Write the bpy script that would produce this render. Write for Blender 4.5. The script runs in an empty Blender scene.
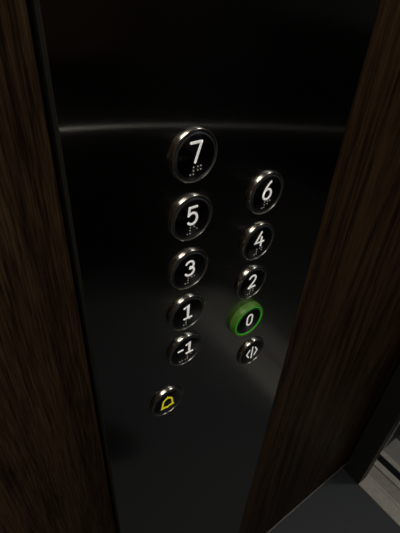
import bpy, math, random
from mathutils import Matrix, Vector
PI = math.pi
sc = bpy.context.scene
col = sc.collection
random.seed(3)

# ------------------------------------------------------------------ helpers
def mesh_obj(name, V, F, mat, parent=None, smooth=False, bevel=0.0, loc=None):
    me = bpy.data.meshes.new(name)
    me.from_pydata([tuple(v) for v in V], [], F)
    me.update()
    me.materials.append(mat)
    if smooth:
        for p in me.polygons: p.use_smooth = True
    o = bpy.data.objects.new(name, me); col.objects.link(o)
    if loc is not None: o.location = loc
    if parent: o.parent = parent
    if bevel:
        b = o.modifiers.new('bevel', 'BEVEL'); b.width = bevel; b.segments = 3; b.limit_method = 'ANGLE'
        for p in me.polygons: p.use_smooth = True
        o.modifiers.new('wn', 'WEIGHTED_NORMAL')
    return o

class MB:
    def __init__(s): s.V = []; s.F = []
    def box(s, x0, x1, y0, y1, z0, z1):
        n = len(s.V)
        s.V += [(x, y, z) for z in (z0, z1) for y in (y0, y1) for x in (x0, x1)]
        s.F += [tuple(n+i for i in f) for f in ((0,2,3,1),(4,5,7,6),(0,1,5,4),(2,6,7,3),(0,4,6,2),(1,3,7,5))]
        return s
    def lathe(s, prof, n=64, axis='Y', c=(0,0,0)):
        """prof = [(radius, along axis)]; r == 0 closes with a fan"""
        rings = []
        for r, a in prof:
            if r <= 1e-9:
                rings.append([len(s.V)]); s.V.append(s._ax(0, 0, a, axis, c)); continue
            ids = []
            for k in range(n):
                t = 2*PI*k/n
                ids.append(len(s.V)); s.V.append(s._ax(r*math.cos(t), r*math.sin(t), a, axis, c))
            rings.append(ids)
        for A, B in zip(rings, rings[1:]):
            for k in range(n):
                j = (k+1) % n
                if len(A) == 1 and len(B) > 1: s.F.append((A[0], B[j], B[k]))
                elif len(B) == 1 and len(A) > 1: s.F.append((A[k], A[j], B[0]))
                elif len(A) > 1: s.F.append((A[k], A[j], B[j], B[k]))
        return s
    def _ax(s, u, v, a, axis, c):
        p = {'Y': (u, a, v), 'Z': (u, v, a), 'X': (a, u, v)}[axis]
        return (p[0]+c[0], p[1]+c[1], p[2]+c[2])
    def stroke(s, pts, w, y, h, closed=False):
        """a raised rounded stroke on a plane facing -Y; pts in x,z"""
        pts = [Vector(p) for p in pts]
        n = len(pts)
        # cross section: (offset across, height)
        cs = [(-w/2, 0), (-w/2*.86, h*.7), (-w/2*.4, h), (w/2*.4, h), (w/2*.86, h*.7), (w/2, 0)]
        rows = []
        for i in range(n):
            if closed: a, b = pts[i-1], pts[(i+1) % n]
            else: a, b = pts[max(i-1, 0)], pts[min(i+1, n-1)]
            d = (b-a).normalized(); nn = Vector((-d.y, d.x))
            # miter
            if closed or 0 < i < n-1:
                d1 = (pts[i]-a).normalized(); c = max(.6, abs(d.dot(d1)))
            else: c = 1
            row = []
            for o, hh in cs:
                q = pts[i] + nn*(o/c); row.append(len(s.V)); s.V.append((q.x, y-hh, q.y))
            rows.append(row)
        pr = list(zip(rows, rows[1:])) + ([(rows[-1], rows[0])] if closed else [])
        for A, B in pr:
            for k in range(len(cs)-1): s.F.append((A[k], A[k+1], B[k+1], B[k]))
        if not closed:
            for p in (pts[0], pts[-1]): s.dot(p.x, p.y, w/2, y, h)
        return s
    def dot(s, x, z, r, y, h, n=16):
        s.lathe([(r, y), (r*.86, y-h*.7), (r*.4, y-h), (0, y-h)], n, 'Y', (x, 0, z))
        return s
    def tube(s, P, r, n=14, cap=True):
        P = [Vector(p) for p in P]; rows = []
        for i, p in enumerate(P):
            d = (P[min(i+1, len(P)-1)]-P[max(i-1, 0)]).normalized()
            u = d.cross(Vector((0, 0, 1)))
            if u.length < 1e-3: u = d.cross(Vector((1, 0, 0)))
            u.normalize(); v = d.cross(u)
            row = []
            for k in range(n):
                t = 2*PI*k/n; row.append(len(s.V)); s.V.append(tuple(p+u*r*math.cos(t)+v*r*math.sin(t)))
            rows.append(row)
        for A, B in zip(rows, rows[1:]):
            for k in range(n): s.F.append((A[k], A[(k+1) % n], B[(k+1) % n], B[k]))
        if cap: s.F.append(tuple(rows[0][::-1])); s.F.append(tuple(rows[-1]))
        return s
    def build(s, name, mat, parent=None, smooth=False, bevel=0.0, loc=None):
        o = mesh_obj(name, s.V, s.F, mat, parent, smooth, bevel, loc)
        import bmesh
        bm = bmesh.new(); bm.from_mesh(o.data); bmesh.ops.recalc_face_normals(bm, faces=bm.faces); bm.to_mesh(o.data); bm.free()
        if smooth and not bevel:
            o.data.set_sharp_from_angle(angle=math.radians(40))
        return o

def empty(name, loc):
    o = bpy.data.objects.new(name, None); col.objects.link(o); o.location = loc; o.empty_display_size = .02
    return o
def tag(o, label=None, cat=None, group=None, kind=None):
    if label: o['label'] = label
    if cat: o['category'] = cat
    if group: o['group'] = group
    if kind: o['kind'] = kind
    return o

# ------------------------------------------------------------------ materials
def new_mat(name):
    m = bpy.data.materials.new(name); m.use_nodes = True
    nt = m.node_tree; nt.nodes.clear()
    out = nt.nodes.new('ShaderNodeOutputMaterial')
    return m, nt, out
def N(nt, t, **kw):
    n = nt.nodes.new(t)
    for k, v in kw.items():
        if k.startswith('_'): setattr(n, k[1:], v)
        else: n.inputs[k.replace('__', ' ')].default_value = v
    return n
def principled(name, color, rough=.5, metal=0, emis=None, es=0, spec=.5, coat=0, grain=0.0, gscale=200):
    m, nt, out = new_mat(name)
    b = nt.nodes.new('ShaderNodeBsdfPrincipled')
    b.inputs['Base Color'].default_value = (*color, 1); b.inputs['Roughness'].default_value = rough
    b.inputs['Metallic'].default_value = metal; b.inputs['Specular IOR Level'].default_value = spec
    b.inputs['Coat Weight'].default_value = coat
    if emis: b.inputs['Emission Color'].default_value = (*emis, 1); b.inputs['Emission Strength'].default_value = es
    if grain:
        tc = N(nt, 'ShaderNodeTexCoord'); no = N(nt, 'ShaderNodeTexNoise', Scale=gscale, Detail=4)
        nt.links.new(tc.outputs['Object'], no.inputs['Vector'])
        mr = N(nt, 'ShaderNodeMapRange'); mr.inputs[3].default_value = 1-grain; mr.inputs[4].default_value = 1+grain
        nt.links.new(no.outputs[0], mr.inputs[0])
        mx = N(nt, 'ShaderNodeMix', _data_type='RGBA', _blend_type='MULTIPLY'); mx.inputs[0].default_value = 1
        mx.inputs[6].default_value = (*color, 1)
        nt.links.new(mr.outputs[0], mx.inputs[7]); nt.links.new(mx.outputs[2], b.inputs['Base Color'])
    nt.links.new(b.outputs[0], out.inputs[0])
    return m

def wood_mat(name, dark, light, seed, fig=.40):
    m, nt, out = new_mat(name); L = nt.links
    tc = N(nt, 'ShaderNodeTexCoord')
    mp = N(nt, 'ShaderNodeMapping'); mp.inputs['Location'].default_value = (seed, seed*.7, seed*.3)
    mp.inputs['Scale'].default_value = (1, 1, .055)
    L.new(tc.outputs['Object'], mp.inputs[0])
    # broad figure: stretched rings -> cathedral grain
    n1 = N(nt, 'ShaderNodeTexNoise', Scale=5.5, Detail=2, Roughness=.5); L.new(mp.outputs[0], n1.inputs['Vector'])
    mu = N(nt, 'ShaderNodeMath', _operation='MULTIPLY'); mu.inputs[1].default_value = 17; L.new(n1.outputs[0], mu.inputs[0])
    fr = N(nt, 'ShaderNodeMath', _operation='PINGPONG'); fr.inputs[1].default_value = .5; L.new(mu.outputs[0], fr.inputs[0])
    # fine fibres
    mp2 = N(nt, 'ShaderNodeMapping'); mp2.inputs['Scale'].default_value = (1, 1, .035); mp2.inputs['Location'].default_value = (seed, 0, seed)
    L.new(tc.outputs['Object'], mp2.inputs[0])
    n2 = N(nt, 'ShaderNodeTexNoise', Scale=620, Detail=3, Roughness=.7); L.new(mp2.outputs[0], n2.inputs['Vector'])
    n3 = N(nt, 'ShaderNodeTexNoise', Scale=55, Detail=3, Roughness=.6); L.new(mp2.outputs[0], n3.inputs['Vector'])
    a = N(nt, 'ShaderNodeMath', _operation='MULTIPLY_ADD'); a.inputs[1].default_value = fig; L.new(fr.outputs[0], a.inputs[0])
    b = N(nt, 'ShaderNodeMath', _operation='MULTIPLY_ADD'); b.inputs[1].default_value = .95; L.new(n2.outputs[0], b.inputs[0])
    c = N(nt, 'ShaderNodeMath', _operation='MULTIPLY'); c.inputs[1].default_value = .45; L.new(n3.outputs[0], c.inputs[0])
    L.new(c.outputs[0], b.inputs[2]); L.new(b.outputs[0], a.inputs[2])
    r = N(nt, 'ShaderNodeValToRGB'); r.color_ramp.elements[0].position = .52+.25*fig; r.color_ramp.elements[1].position = .86+.35*fig
    r.color_ramp.elements[0].color = (*dark, 1); r.color_ramp.elements[1].color = (*light, 1)
    L.new(a.outputs[0], r.inputs[0])
    p = N(nt, 'ShaderNodeBsdfPrincipled'); p.inputs['Roughness'].default_value = .5; p.inputs['Specular IOR Level'].default_value = .06
    L.new(r.outputs[0], p.inputs['Base Color'])
    bu = N(nt, 'ShaderNodeBump', Strength=.25, Distance=.0006); L.new(n2.outputs[0], bu.inputs['Height']); L.new(bu.outputs[0], p.inputs['Normal'])
    L.new(p.outputs[0], out.inputs[0])
    return m

def brushed_panel(name, color):
    """dark steel, brushed up and down: highlights smear sideways"""
    m, nt, out = new_mat(name); L = nt.links
    tg = N(nt, 'ShaderNodeCombineXYZ'); tg.inputs[2].default_value = 1
    def gl(rough, an, k):
        g = N(nt, 'ShaderNodeBsdfAnisotropic'); g.distribution = 'GGX'
        g.inputs['Color'].default_value = (*[c*k for c in color], 1)
        g.inputs['Roughness'].default_value = rough; g.inputs['Anisotropy'].default_value = an
        L.new(tg.outputs[0], g.inputs['Tangent'])
        return g
    g1 = gl(PANEL[0], PANEL[1], PANEL[2]); g2 = gl(PANEL[3], PANEL[4], PANEL[5]); g3 = gl(.14, .4, PANEL[6])
    a1 = N(nt, 'ShaderNodeAddShader'); a2 = N(nt, 'ShaderNodeAddShader')
    L.new(g1.outputs[0], a1.inputs[0]); L.new(g2.outputs[0], a1.inputs[1])
    L.new(a1.outputs[0], a2.inputs[0]); L.new(g3.outputs[0], a2.inputs[1])
    L.new(a2.outputs[0], out.inputs[0])
    return m
def turned_metal(name, color, rough, an, emis=None, es=0):
    m, nt, out = new_mat(name); L = nt.links
    t = N(nt, 'ShaderNodeTangent'); t.direction_type = 'RADIAL'; t.axis = 'Y'
    b = N(nt, 'ShaderNodeBsdfPrincipled'); b.inputs['Metallic'].default_value = 1
    b.inputs['Base Color'].default_value = (*color, 1); b.inputs['Roughness'].default_value = rough
    b.inputs['Anisotropic'].default_value = an; b.inputs['Anisotropic Rotation'].default_value = .25
    if emis: b.inputs['Emission Color'].default_value = (*emis, 1); b.inputs['Emission Strength'].default_value = es
    L.new(t.outputs[0], b.inputs['Tangent'])
    L.new(b.outputs[0], out.inputs[0])
    return m

def face_mat():
    # black lacquer over a turned disc: a faint radial sheen under gloss
    m, nt, out = new_mat('black_turned_face'); L = nt.links
    t = N(nt, 'ShaderNodeTangent'); t.direction_type = 'RADIAL'; t.axis = 'Y'
    b = N(nt, 'ShaderNodeBsdfPrincipled')
    b.inputs['Base Color'].default_value = (.085, .085, .09, 1); b.inputs['Metallic'].default_value = 1
    b.inputs['Roughness'].default_value = .30; b.inputs['Anisotropic'].default_value = .8; b.inputs['Anisotropic Rotation'].default_value = .25
    b.inputs['Coat Weight'].default_value = .8; b.inputs['Coat Roughness'].default_value = .12
    L.new(t.outputs[0], b.inputs['Tangent']); L.new(b.outputs[0], out.inputs[0])
    return m
PANEL = (.14, .9, .20, .25, .8, .06, .42)
PCOL = (.55, .55, .53)
M = {}
M['wood_l'] = wood_mat('walnut_left', (.025, .015, .008), (.150, .092, .049), 3.1, .2)
M['wood_r'] = wood_mat('walnut_right', (.019, .0105, .0055), (.130, .074, .035), 7.7)
M['wood_o'] = wood_mat('walnut_opposite', (.030, .017, .010), (.150, .092, .052), 12.3)
M['panel'] = brushed_panel('brushed_dark_steel', PCOL)
M['edge'] = principled('satin_edge', (.075, .075, .07), .5, .2)
M['trim'] = principled('trim_steel', (.30, .30, .29), .4, .5)
M['black'] = principled('black_backing', (.008, .008, .008), .8)
M['bezel'] = turned_metal('turned_steel', (.94, .90, .82), .21, .6)
M['face'] = face_mat()
M['ring'] = principled('satin_ring', (.55, .53, .50), .28, .85)
M['bevel'] = principled('bevel_grey_glint', (.075, .085, .09), .3, .3)  # lighter grey put into the bevel colour for the crescent reflected at the top
M['white'] = principled('backlit_white', (.75, .74, .70), .5, emis=(1, .98, .92), es=.42)
M['yellow'] = principled('backlit_yellow', (.75, .65, .02), .5, emis=(1, .86, .02), es=.36)
M['braille'] = principled('braille_dots', (.7, .69, .65), .4, 0, emis=(1, .97, .9), es=.04)  # faint glow added to brighten the dots, which are no lamps
M['green'] = principled('green_lens', (.13, .28, .055), .3, emis=(.32, 1, .09), es=.018, coat=.6)
M['green_hot'] = principled('green_ring', (.05, .4, .03), .3, emis=(.09, 1, .05), es=.17)
M['floor'] = principled('grey_vinyl', (.051, .058, .069), .55, grain=.12, gscale=260)
M['front'] = principled('dark_front_steel', (.05, .05, .05), .5, .2)
M['alu'] = principled('worn_aluminium', (.52, .50, .45), .5, .25, grain=.25, gscale=60)
M['alu_b'] = principled('bright_aluminium', (.78, .76, .70), .45, .1)
M['alu_m'] = principled('brownish_aluminium', (.40, .375, .33), .5, .25, grain=.25, gscale=60)
M['alu_d'] = principled('dull_aluminium', (.30, .30, .28), .5, .3, grain=.25, gscale=60)
M['steel'] = principled('satin_steel', (.6, .6, .58), .28, 1)
M['ceil'] = principled('ceiling_panel', (.25, .25, .24), .6)
M['lamp'] = principled('lamp_lens', (.8, .8, .8), .5, emis=(1, .93, .80), es=1.0)
M['led'] = principled('led_lens', (.8, .8, .8), .5, emis=(1, .93, .78), es=26)
M['reflected_dark'] = principled('reflected_dark_wall', (.010, .010, .010), .6, spec=.2)  # black given to unseen walls so the panel reflects dark
M['hall'] = principled('hall_floor', (.03, .03, .03), .6, grain=.1, gscale=30)
M['hallwall'] = principled('hall_wall', (.07, .075, .08), .7)
M['shoe'] = principled('shoe_leather', (.006, .006, .006), .7, spec=.1)
M['sole'] = principled('shoe_sole', (.008, .008, .008), .8, spec=.1)

# ------------------------------------------------------------------ room
FZ, CZ = -1.047, 1.30
YW, YO, XR, XF = .02, -1.42, -1.10, .692       # wood face, opposite wall, rear wall, front wall face
def struct(name, mb, mat, **k):
    o = mb.build(name, mat, **k); o['kind'] = 'structure'; return o
struct('floor', MB().box(XR-.03, XF, YO-.03, .05, FZ-.03, FZ), M['floor'])
struct('ceiling', MB().box(XR-.03, XF+.03, YO-.03, .05, CZ, CZ+.03), M['ceil'])
struct('wall_left', MB().box(XR, -.0942, YW, .045, FZ, CZ), M['wood_l'], bevel=.0012)
struct('wall_right', MB().box(.184, XF+.04, YW, .045, FZ+.007, CZ), M['wood_r'], bevel=.0012)
struct('wall_backing', MB().box(XR-.03, XF+.06, .045, .06, FZ-.03, CZ), M['black'])
struct('wall_opposite', MB().box(XR-.03, XF+.03, YO-.03, YO, -.03, CZ), M['wood_o'])
struct('wall_opposite_lower', MB().box(XR-.03, XF+.03, YO-.03, YO, FZ-.03, -.03), M['reflected_dark'])  # unseen, blackened in place of dark clothes mirrored in the panel
struct('wall_rear', MB().box(XR-.03, XR, YO, .045, FZ-.03, CZ), M['wood_o'])
DY0, DY1, DZ = -1.0, -.048, 1.05                # door opening
struct('wall_front', MB().box(XF, XF+.04, DY1, .011, FZ-.03, CZ).box(XF+.04, XF+.06, DY1+.01, .045, FZ-.03, CZ).box(XF, XF+.04, YO, DY0, FZ-.03, CZ).box(XF, XF+.04, DY0, DY1, DZ, CZ), M['front'])
struct('baseboard_right', MB().box(.184, XF+.04, YW-.002, .045, FZ, FZ+.007), M['trim'])

# ------------------------------------------------------------------ control panel
cp = empty('control_panel', (.0445, .03, FZ))
tag(cp, 'tall dark brushed steel lift control panel between two walnut wall panels', 'control panel')
PX0, PX1, PY = -.0940, .1782, .0031
def rel(mb, root):
    mb.V = [(v[0]-root.location.x, v[1]-root.location.y, v[2]-root.location.z) for v in mb.V]; return mb
rel(MB().box(PX0+.0004, PX1-.0004, PY, .0103, FZ+.002, CZ-.02), cp).build('faceplate', M['panel'], cp)
rel(MB().box(PX0, PX1, PY+.0006, .0105, FZ+.001, CZ-.019), cp).build('side_edge', M['edge'], cp)
rel(MB().box(PX0+.003, PX1-.003, .0105, .0449, FZ+.001, CZ-.02), cp).build('back_box', M['black'], cp)

# ------------------------------------------------------------------ buttons
def arc(cx, cz, rx, rz, a0, a1, n=18):
    return [(cx+rx*math.cos(math.radians(a0+(a1-a0)*i/n)), cz+rz*math.sin(math.radians(a0+(a1-a0)*i/n))) for i in range(n+1)]
def seg(*p):
    out = []
    for a, b in zip(p, p[1:]):
        out += [a]
    return out + [p[-1]]
G = {   # strokes in mm, (points, closed)
 '7': [([(-4.0, 10.6), (5.2, 10.6)], 0), ([(5.2, 10.6), (0.2, -4.2)], 0)],
 '5': [([(4.6, 10.2), (-2.4, 10.2), (-3.0, 3.6)], 0), (arc(.4, .1, 4.7, 5.1, 140, -140), 0)],
 '3': [(arc(.3, 5.6, 4.1, 3.9, 150, -85), 0), (arc(.3, -1.0, 4.6, 4.3, 85, -150), 0)],
 '1': [([(-3.6, 8.0), (0.8, 10.4), (0.8, -5.6)], 0), ([(-3.4, -5.6), (4.8, -5.6)], 0)],
 '-1': [([(-8.8, 3.2), (-3.6, 3.2)], 0), ([(0.6, 8.0), (4.6, 10.2), (4.6, -4.4)], 0), ([(0.9, -4.4), (8.6, -4.4)], 0)],
 '6': [([(3.4, 11.2), (1.2, 9.4), (-1.6, 6.0), (-3.4, 2.4), (-4.0, -.6)], 0), (arc(.6, -.4, 4.6, 4.9, 0, 360, 28)[:-1], 1)],
 '4': [([(2.2, 11.0), (-4.4, -.2), (6.2, -.2)], 0), ([(3.2, 5.0), (3.2, -4.6)], 0)],
 '2': [(arc(.2, 6.4, 4.3, 4.1, 160, -20, 14)+[(2.6, 2.0), (-4.0, -4.6)], 0), ([(-4.0, -4.6), (4.8, -4.6)], 0)],
 '0': [(arc(.4, 5.6, 3.6, 4.6, 0, 180, 14)+arc(.4, -.4, 3.6, 4.6, 180, 360, 14), 1)],
 'door': [([(-4.6, 6.6), (-8.6, 0), (-4.6, -6.6)], 0), ([(0, 9.8), (0, -9.8)], 0), ([(4.6, 6.6), (8.6, 0), (4.6, -6.6)], 0)],
 'bell': [([(-8.0, -6.6), (-6.4, -4.2), (-6.0, .6)] + arc(0, 1.6, 5.8, 6.0, 165, 100, 8) + [(0, 9.4)] + arc(0, 1.6, 5.8, 6.0, 80, 15, 8) + [(6.0, .6), (6.4, -4.2), (8.0, -6.6), (2.2, -6.6), (0, -8.4), (-2.2, -6.6)], 1)],
}
DOTS = {'a': '1', 'b': '12', 'c': '14', 'd': '145', 'e': '15', 'f': '124', 'g': '1245', 'j': '245', '#': '3456', '-': '36'}
BR = {'7': '#g', '5': '#e', '3': '#c', '1': '#a', '-1': '-#a', '6': '#f', '4': '#d', '2': '#b'}

def make_button(kind, x, z, label, lit=False, w=2.1):
    e = .0045 if lit else 0.0              # the pressed, lit button stands prouder
    root = empty('lift_button', (x, PY, z))
    tag(root, label, 'button', 'round buttons on the lift control panel')
    yf = -PY - e                            # ring plane, relative to the panel face
    R = .0200
    if lit:
        MB().lathe([(.0219, 0), (.0219, yf*.3), (.0215, yf*.8), (.0211, yf*.95), (.0205, yf), (.0196, yf+.0003), (.0190, yf+.0005)], 72).build('light_collar', M['green'], root, smooth=True)
        MB().lathe([(.0191, yf+.0010), (.0190, yf+.0003), (.0188, yf), (.0184, yf), (.0182, yf+.0004), (.0181, yf+.0012)], 72).build('light_ring', M['green_hot'], root, smooth=True)
        rf = .01815
    else:
        MB().lathe([(.0208, 0), (.0208, -.0005), (.0207, -.0012), (.0205, yf+.0010), (.0203, yf+.0004), (.0201, yf), (.0199, yf-.0001),
                    (.0198, yf+.0003), (.0197, yf+.0012)], 72).build('bezel', M['bezel'], root, smooth=True)
        rf = .0190
    yd = yf-.0004
    if not lit:
        MB().lathe([(.0197, yf+.0012), (.0197, yf+.0003), (.0195, yf-.0001), (.0192, yf-.0001), (.0190, yf+.0003), (.0190, yf+.0012)], 72).build('inner_ring', M['ring'], root, smooth=True)
    MB().lathe([(rf, yd+.0030), (rf, yd+.0017), (rf-.0002, yd+.0014), (rf-.0022, yd+.0002), (rf-.0025, yd+.0001)], 72).build('face_bevel', M['bevel'], root, smooth=True)
    MB().lathe([(rf-.0025, yd+.0001), (rf-.0027, yd), (0, yd)], 72).build('face', M['face'], root, smooth=True)
    mb = MB()
    for pts, cl in G[kind]:
        mb.stroke([((px-.8)/1000, (pz+.3)/1000) for px, pz in pts], w/1000, yd, .0005, bool(cl))
    s = mb.build('symbol', M['yellow'] if kind == 'bell' else M['white'], root, smooth=True)
    if kind == 'bell': s['label'] = 'yellow bell symbol'
    if kind in BR:
        mb = MB(); cells = BR[kind]; x0 = -4.1 if len(cells) == 2 else -7.0
        for i, c in enumerate(cells):
            for d in DOTS[c]:
                k = int(d)-1
                mb.dot((x0-.5+i*6.6+(k//3)*2.75)/1000, (-7.6-(k % 3)*2.7)/1000, .00062, yd, .0006, 10)
        mb.build('braille', M['braille'], root, smooth=True)
    return root
B = [
 ('7', .0005, .2064, 'black round lift button marked 7, topmost of all on the dark panel'),
 ('5', 0, .1550, 'black round lift button marked 5, below the 7 button'),
 ('3', 0, .1033, 'black round lift button marked 3, between the 5 and 1 buttons'),
 ('1', 0, .0517, 'black round lift button marked 1, below the 3 button'),
 ('-1', 0, 0, 'black round lift button marked -1, just above the yellow bell button'),
 ('6', .0811, .1550, 'black round lift button marked 6, top of the right column'),
 ('4', .0811, .1033, 'black round lift button marked 4, between the 6 and 2 buttons'),
 ('2', .0811, .0517, 'black round lift button marked 2, right above the green lit button'),
 ('0', .0818, .0, 'green glowing round lift button marked 0, the only lit one'),
 ('door', .1015, -.0676, 'round lift button with two arrows and bar for opening doors, below green button'),
 ('bell', -.0212, -.0708, 'round alarm lift button with yellow bell symbol, lowest on the panel'),
]
for k, x, z, lab in B:
    make_button(k, x, z, lab, lit=(k == '0'), w=1.75 if k == 'door' else 2.1)

# ------------------------------------------------------------------ door sill, landing
ds = empty('door_sill', (XF+.066, -.52, FZ))
tag(ds, 'worn grey aluminium lift door sill with grooves at the doorway floor edge', 'door sill')
def sub(root, mb, name, mat, **k): return rel(mb, root).build(name, mat, root, **k)
sub(ds, MB().box(.693, .816, DY0, -.012, FZ-.02, FZ-.004), 'base_plate', M['alu_d'], bevel=.001)
for x0, x1, am in ((.693, .7402, 'alu'), (.7475, .786, 'alu_m'), (.793, .816, 'alu')):
    sub(ds, MB().box(x0, x1, DY0, -.014, FZ-.0042, FZ+.001), 'ridge', M[am], bevel=.0012)
sub(ds, MB().box(.7408, .7455, DY0, -.014, FZ-.0042, FZ+.0035), 'bead', M['alu_b'], bevel=.001)
ls = empty('landing_sill', (.895, -.52, FZ))
tag(ls, 'grey metal landing sill beyond the black gap outside the lift', 'door sill')
sub(ls, MB().box(.842, .862, DY0, -.012, FZ-.003, FZ+.002), 'edge_strip', M['alu'], bevel=.001)
sub(ls, MB().box(.8625, .945, DY0, -.012, FZ-.02, FZ-.001), 'base_plate', M['alu_d'], bevel=.001)
df = empty('door_frame', (.95, -.02, FZ))
tag(df, 'dark landing door frame with a bright steel edge, standing on landing sill', 'door frame')
sub(df, MB().box(.872, 1.05, -.023, .05, FZ-.001, DZ+.1), 'jamb', M['front'])
sub(df, MB().box(.864, .872, -.024, .05, FZ-.001, DZ+.1), 'edge_strip', M['alu_b'], bevel=.001)
struct('trim_1', MB().box(.82, .846, YO, .05, FZ-.12, FZ-.10), M['black'])
struct('floor_landing', MB().box(.946, 2.2, -2.2, .9, FZ-.03, FZ-.002), M['hall'])
struct('wall_landing', MB().box(2.2, 2.23, -2.2, .9, 0, 1.58).box(1.05, 2.2, .5, .53, 0, 1.58), M['hallwall'])
struct('wall_landing_lower', MB().box(2.2, 2.23, -2.2, .9, FZ, 0).box(1.05, 2.2, .5, .53, FZ, 0), M['reflected_dark'])  # unseen, blackened to keep the panel's right side dark

# ------------------------------------------------------------------ handrail with its lamp on the opposite wall
hr = empty('handrail', (-.45, YO, -.30))
tag(hr, 'steel handrail with a small lamp on the wall opposite the panel', 'handrail')
LZ, LY, LX = -.255, -1.399, -.10
sub(hr, MB().tube([(-1.0, LY, LZ+.035), (LX+.12, LY, LZ+.035)], .017), 'rail', M['front'], smooth=True)
for bx in (-.9, -.2):
    sub(hr, MB().tube([(bx, LY, LZ+.03), (bx, YO+.004, LZ+.0)], .007), 'bracket', M['front'], smooth=True)
sub(hr, MB().box(LX-.05, LX+.05, LY-.008, LY+.006, LZ-.010, LZ+.019), 'lamp_housing', M['front'])
sub(hr, MB().box(LX-.045, LX+.045, LY+.0061, LY+.009, LZ-.0035, LZ+.0035), 'lamp_lens', M['led'])

# ------------------------------------------------------------------ shoe of the person at the panel (seen only mirrored)
def shoe(toe, heading, L=.30, W=.105):
    root = empty('shoe', (toe[0], toe[1], FZ))
    d = Vector((math.sin(heading), math.cos(heading), 0)); s = Vector((d.y, -d.x, 0))
    def half(t):      # half width along 0 = toe .. 1 = heel
        return W/2*(math.sqrt(max(0, 1-(1-min(t/.26, 1))**2))*(1-.22*max(0, min(1, (t-.3)/.35))))*(math.sqrt(max(0, 1-max(0, (t-.86)/.145)**2)) if t > .86 else 1)
    def loft(z0f, z1f, g0, g1, name, mat):
        V, F = [], []; n, k = 22, 14; rows = []
        for i in range(n+1):
            t = .004+.992*i/n; h = half(t); z0, z1 = z0f(t), z1f(t); row = []
            for j in range(k+1):
                a = PI*j/k; u = math.cos(a)*h*(g0+(g1-g0)*math.sin(a)); z = z0+(z1-z0)*math.sin(a)**.55
                q = -d*(t*L)+s*u; row.append(len(V)); V.append((q.x, q.y, z))
            rows.append(row)
        for A, Bq in zip(rows, rows[1:]):
            for j in range(k): F.append((A[j], A[j+1], Bq[j+1], Bq[j]))
            F.append((A[k], A[0], Bq[0], Bq[k]))
        F.append(tuple(rows[0])); F.append(tuple(rows[-1][::-1]))
        m = MB(); m.V = V; m.F = F; return m.build(name, mat, root, smooth=True)
    loft(lambda t: 0, lambda t: .024, 1.04, 1.04, 'sole', M['sole'])
    loft(lambda t: .018, lambda t: .055+.055*min(1, max(0, (t-.12)/.5)), 1.0, .8, 'upper', M['shoe'])
    for i in range(4):
        t = .34+.07*i; z = .098+.012*(i/3)
        a = -d*(t*L)
        MB().tube([(a-s*.028+Vector((0, 0, z-.012))), (a+Vector((0, 0, z))), (a+s*.028+Vector((0, 0, z-.012)))], .0035, 8).build('lace', M['sole'], root, smooth=True)
    return root
tag(shoe((.150, -.455), math.radians(38)), 'black shoe on the grey floor, mirrored in the panel bottom', 'shoe')

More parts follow.
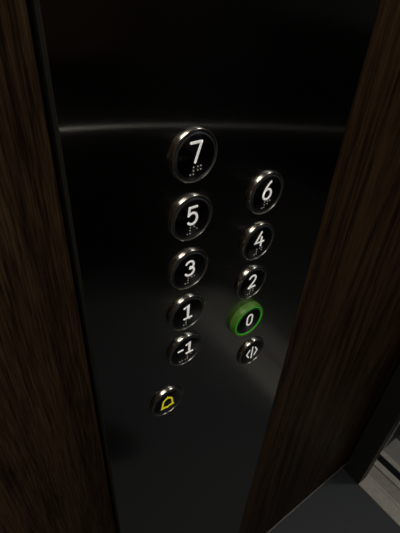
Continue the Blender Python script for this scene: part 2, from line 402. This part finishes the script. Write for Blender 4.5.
# ------------------------------------------------------------------ ceiling lights
def lamp(x, y, r, power, warm=(1, .93, .82), spread=140, z=CZ):
    root = empty('ceiling_light', (x, y, z))
    MB().lathe([(r+.014, 0), (r+.012, -.006), (r, -.007), (r, -.001)], 40, 'Z').build('trim_ring', M['steel'], root, smooth=True)
    MB().lathe([(r, -.003), (0, -.003)], 40, 'Z').build('lamp_lens', M['lamp'], root)
    l = bpy.data.lights.new('downlight', 'AREA'); l.shape = 'DISK'; l.size = 2*r; l.energy = power; l.color = warm; l.spread = math.radians(spread)
    o = bpy.data.objects.new('downlight', l); col.objects.link(o); o.parent = root; o.location = (0, 0, -.009)
    return root
def led_panel(x, y, sx, sy, es, z=CZ, c=(1, .93, .82)):
    root = empty('ceiling_light', (x, y, z))
    f = MB()
    f.box(-sx/2-.015, sx/2+.015, -sy/2-.015, -sy/2, -.012, 0).box(-sx/2-.015, sx/2+.015, sy/2, sy/2+.015, -.012, 0)
    f.box(-sx/2-.015, -sx/2, -sy/2, sy/2, -.012, 0).box(sx/2, sx/2+.015, -sy/2, sy/2, -.012, 0)
    f.build('frame', M['steel'], root)
    MB().box(-sx/2, sx/2, -sy/2, sy/2, -.008, -.002).build('diffuser', principled('led_diffuser', (.8, .8, .8), .5, emis=c, es=es), root)
    return root
tag(led_panel(-.30, -.34, .60, .42, 7.0), 'square led panel light on the lift ceiling', 'light')
hl = lamp(1.25, -.45, .10, 3.4, z=1.58)
tag(hl, 'round downlight on the landing outside the lift', 'light')
tag(led_panel(1.68, -1.30, .95, 1.5, .8, 1.58, (.92, .96, 1)), 'unseen cool panel added over the landing for grey glints on the buttons', 'light')  # added light source, meant to reflect as crescents in the button bevels
struct('ceiling_landing', MB().box(.732, 2.23, -2.2, .9, 1.58, 1.61), M['hallwall'])

w = bpy.data.worlds.new('world'); sc.world = w; w.use_nodes = True
w.node_tree.nodes['Background'].inputs[0].default_value = (.9, .95, 1, 1)
w.node_tree.nodes['Background'].inputs[1].default_value = .003

# ------------------------------------------------------------------ camera
cam = bpy.data.cameras.new('camera'); co = bpy.data.objects.new('camera', cam); col.objects.link(co)
psi, th, ro = [math.radians(a) for a in (38.52217568, 37.52916775, 3.76321004)]
fw = Vector((math.sin(psi)*math.cos(th), math.cos(psi)*math.cos(th), -math.sin(th)))
rt = Vector((math.cos(psi), -math.sin(psi), 0)); up = rt.cross(fw)
r2 = rt*math.cos(ro)+up*math.sin(ro); u2 = up*math.cos(ro)-rt*math.sin(ro)
m = Matrix((r2, u2, -fw)).transposed().to_4x4(); m.translation = (-.17188, -.22969, .32830)
co.matrix_world = m
cam.sensor_fit = 'HORIZONTAL'; cam.sensor_width = 36; cam.lens = 421.763/400*36; cam.clip_start = .01
sc.camera = co
vs = sc.view_settings
sc.display_settings.display_device = 'sRGB'
vs.view_transform = 'Standard'; vs.look = 'None'; vs.gamma = 1; vs.exposure = 0; vs.use_curve_mapping = False
sc.cycles.use_denoising = True
sc.cycles.sample_clamp_indirect = 4
